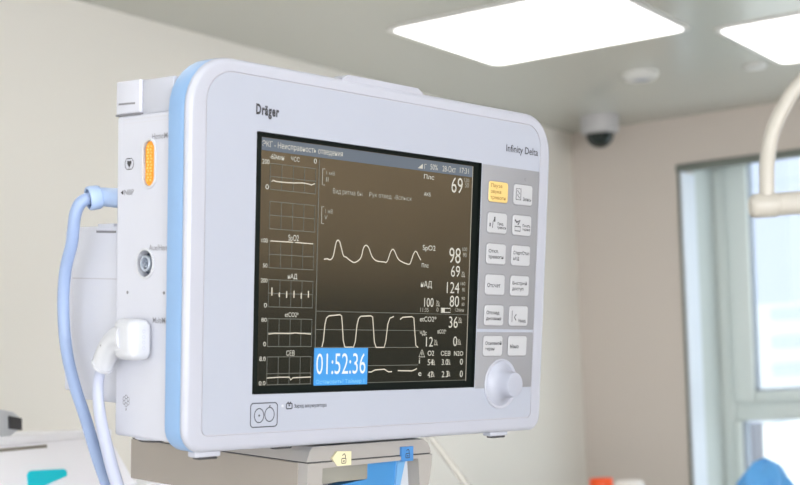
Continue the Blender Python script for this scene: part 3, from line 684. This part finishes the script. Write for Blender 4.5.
# ------------------------------------------------------------------ white machine at lower left
mc = empty('white_machine', 'white medical machine with a teal panel at lower left, behind the hoses', 'medical machine', (.9, 1.45, 0))
MO = (.9, 1.45, 0)
w = MB(MO)
w.prism([(.55, 1.5365), (1.345, 1.5365), (1.336, 1.545), (1.298, 1.6), (.55, 1.6)], 1.25, 1.62); w.build('upper_body', MACH, mc)
w = MB(MO); w.box(.55, 1.302, 1.246, 1.625, 1.599, 1.609, .003, 2); w.build('top_plate', MACH, mc)
w = MB(MO); w.box(.55, 1.44, 1.24, 1.66, .10, 1.5365, .006, 2); w.build('base_cabinet', MACH, mc)
w = MB(MO); w.box(.6, 1.196, 1.2485, 1.256, 1.5925, 1.5962, .001, 1); w.build('drawer_slot', MACHD, mc)
w = MB(MO); w.prism([(1.162, 1.546), (1.162, 1.563), (1.164, 1.566), (1.168, 1.5675), (1.219, 1.5655), (1.223, 1.5635), (1.2245, 1.559), (1.2225, 1.5565), (1.205, 1.5525), (1.184, 1.548), (1.178, 1.546)], 1.2485, 1.252)
w.build('teal_panel', TEAL, mc)
for x in (.65, 1.34):
    for y in (1.3, 1.6):
        w = MB(MO); w.lathe([(.04, -.015), (.05, -.01), (.05, .01), (.04, .015)], (x, y, .05), (0, 1, 0), 20); w.box(x-.02, x+.02, y-.02, y+.02, .06, .11); w.build('caster', DARK, mc)
dv = empty('hand_unit', 'grey hand unit with a black end lying on top of the white machine', 'hand unit', (1.14, 1.30, 1.609))
DO = (1.14, 1.30, 1.609)
w = MB(DO); w.prism([(1.08, 1.645), (1.147, 1.641), (1.170, 1.6365), (1.1795, 1.630), (1.1785, 1.616), (1.164, 1.609), (1.08, 1.609)], 1.275, 1.32); w.build('body', DEVG, dv)
w = MB(DO); w.prism([(1.162, 1.632), (1.1805, 1.6285), (1.1795, 1.6145), (1.1612, 1.6175)], 1.272, 1.318); w.build('end_cap', DARK, dv)

# ------------------------------------------------------------------ curved arm at the right
AZ = 1.65
ar = empty('equipment_boom', 'cream curved tube arm with a horizontal grip in front of the window', 'equipment boom', (2.09, .47, H))
AO = (2.09, .47, H)
pts = [(1.971, .627, AZ+.222), (1.9715, .626, AZ+.25), (1.972, .625, AZ+.272), (1.977, .618, AZ+.313), (1.987, .602, AZ+.350), (1.999, .583, AZ+.379), (2.02, .552, AZ+.407), (2.05, .51, AZ+.428), (2.08, .475, AZ+.45), (2.09, .47, AZ+.50), (2.09, .47, AZ+.60), (2.09, .47, H-.005)]
w = MB(AO); w.tube(curve_pts(pts, 6), .0105, 20); w.build('tube', ARMM, ar)
d = Vector((1.996-1.958, .588-.647, 0)).normalized(); p0 = Vector((1.958, .647, AZ+.2145))
w = MB(AO); w.lathe([(.012, 0), (.0155, .003), (.0168, .008), (.0168, .036), (.0158, .038)], p0, d, 32); w.build('end_cap', ARMM, ar)
w = MB(AO); w.lathe([(.0150, .037), (.0158, .039), (.0172, .25), (.012, .252)], p0, d+Vector((0, 0, .02)), 32); w.build('grip', ARMM, ar)
w = MB(AO); w.lathe([(.06, 0), (.06, -.02), (.03, -.035), (.012, -.04)], (2.09, .47, H), (0, 0, 1), 32); w.build('ceiling_flange', ARMM, ar)

# ------------------------------------------------------------------ counter with bottle and bag (their tops show at the lower picture edge)
ct = empty('counter', 'white counter below the window, under the picture edge', 'counter', (4.0, 1.1, 0)); CO = (4.0, 1.1, 0)
w = MB(CO); w.box(3.05, 4.3, .4, 1.75, 0, 1.15, .005); w.build('body', CABW, ct)
w = MB(CO); w.box(3.03, 4.32, .38, 1.77, 1.15, 1.18, .004); w.build('worktop', CABW, ct)
def at(px, py, d):
    v = CAMR @ Vector(((px-400)/1430, 1, -(py-450)/1430)); return EYE + v*d
b0 = at(601, 478, 3.45)
bt = empty('bottle', 'orange-red capped bottle showing at the lower edge below the bare wall', 'bottle', (b0.x, b0.y, 1.18)); BO = (b0.x, b0.y, 1.18)
w = MB(BO); w.lathe([(.036, 0), (.038, .006), (.038, b0.z-1.18-.055), (.026, b0.z-1.18-.035), (.022, b0.z-1.18-.02)], BO, (0, 0, 1), 32); w.build('bottle_body', BOTT, bt)
w = MB(BO); w.lathe([(.0275, b0.z-1.18-.034), (.0285, b0.z-1.18-.03), (.0285, b0.z-1.18-.003), (.026, b0.z-1.18)], BO, (0, 0, 1), 32); w.build('cap', CAPO, bt)
c0 = at(629, 480.5, 3.5)
w = MB((c0.x, c0.y, 1.18)); w.lathe([(.036, 0), (.038, .004), (.038, c0.z-1.18-.012), (.030, c0.z-1.18)], (c0.x, c0.y, 1.18), (0, 0, 1), 32)
o = w.build('white_jar', BOTT); o.location = (c0.x, c0.y, 1.18); tag(o, 'white jar just right of the orange-red capped bottle', 'jar')
# crumpled blue bag
g0 = at(769, 480, 3.6); GO = Vector((g0.x, g0.y, 1.18))
def crumple():
    w = MB(GO); n, m = 40, 22; loops = []
    right = Vector((CAMR.col[0].x, CAMR.col[0].y, 0)).normalized(); fwd = Vector((-right.y, right.x, 0))
    top = at(765, 457, 3.6).z - 1.18
    for j in range(m+1):
        t = j/m; z = top*t; lp = []
        for k in range(n):
            a = 2*PI*k/n
            rr = .082*(1-.22*t)*math.sqrt(max(1e-4, 1-max(0, (t-.62)/.38)**2.2))
            rr *= 1 + .13*math.sin(5*a+3*t*3) + .08*math.sin(9*a-7*t) + .03*math.sin(17*a+11*t)
            zz = z - .07*max(0, t-.5)*(1+math.sin(3*a+1.2))*min(1, 3*(1-t)+.15) 
            sh = -.008*t
            lp.append(GO + right*(rr*math.cos(a)+sh) + fwd*(rr*.8*math.sin(a)) + Vector((0, 0, zz)))
        loops.append(lp)
    w.loft(loops, True, True, None, True); return w
o = crumple().build('blue_bag', BAG); o.location = GO; tag(o, 'crumpled bright blue plastic bag in the lower right corner before the window', 'bag')

# ------------------------------------------------------------------ unseen dark block added to darken the screen's lower reflection
cu = empty('reflection_block', 'dark block added along the right-hand wall for the screen reflection, outside the picture', 'reflection block', (2.6, YR+.25, 0)); UO = (2.6, YR+.25, 0)
w = MB(UO); w.box(-.5, 4.7, YR+.002, YR+.40, 0, 1.42, .005); w.build('body', REFLD, cu)

# ------------------------------------------------------------------ buildings outside
def building(name, label, X, pxs, ytop, ybot, m, bands, depth=6):
    a = at(pxs[0], ytop, 1)-EYE; b = at(pxs[1], ytop, 1)-EYE; c = at(pxs[0], ybot, 1)-EYE
    ya, yb = a.y*X/a.x, b.y*X/b.x; zt = EYE.z + a.z*X/a.x; zb = EYE.z + c.z*X/c.x
    r = empty(name, label, 'building', (X, (ya+yb)/2, zb)); O = (X, (ya+yb)/2, zb)
    w = MB(O); w.box(X, X+depth, yb, ya, zb, zt); w.build('facade', m, r)
    for k in range(bands):
        z = zb + (zt-zb)*(k+.45)/bands
        w = MB(O); w.box(X-.05, X+.02, yb+.3, ya-.3, z, z+(zt-zb)/bands*.35); w.build('window_band', BLDP, r)
    return r
building('tower_block', 'pale lavender tower block seen through the upper left of the window', 40, (722, 782), 60, 640, BLD, 0, 1.5)
building('office_block', 'low white block with pale window bands outside the upper pane', 30, (757, 960), 305, 470, BLDW, 6, 6)
building('low_wing', 'bright white low wing outside the lower window pane', 14, (757, 990), 428, 1000, LOWW, 0, 4)
building('grey_pier', 'grey masonry pier just outside the lower window pane', 9, (736, 757), 424, 900, BLDG, 0, .12)

# ------------------------------------------------------------------ daylight
wd = bpy.data.worlds.new('world'); SC.world = wd; wd.use_nodes = True
bg = wd.node_tree.nodes['Background']; bg.inputs[0].default_value = (.86, .93, 1.0, 1); bg.inputs[1].default_value = 2.0

SC.view_settings.view_transform = 'Standard'; SC.view_settings.look = 'None'
SC.view_settings.gamma = 1; SC.view_settings.use_curve_mapping = False
SC.view_settings.exposure = 0.36
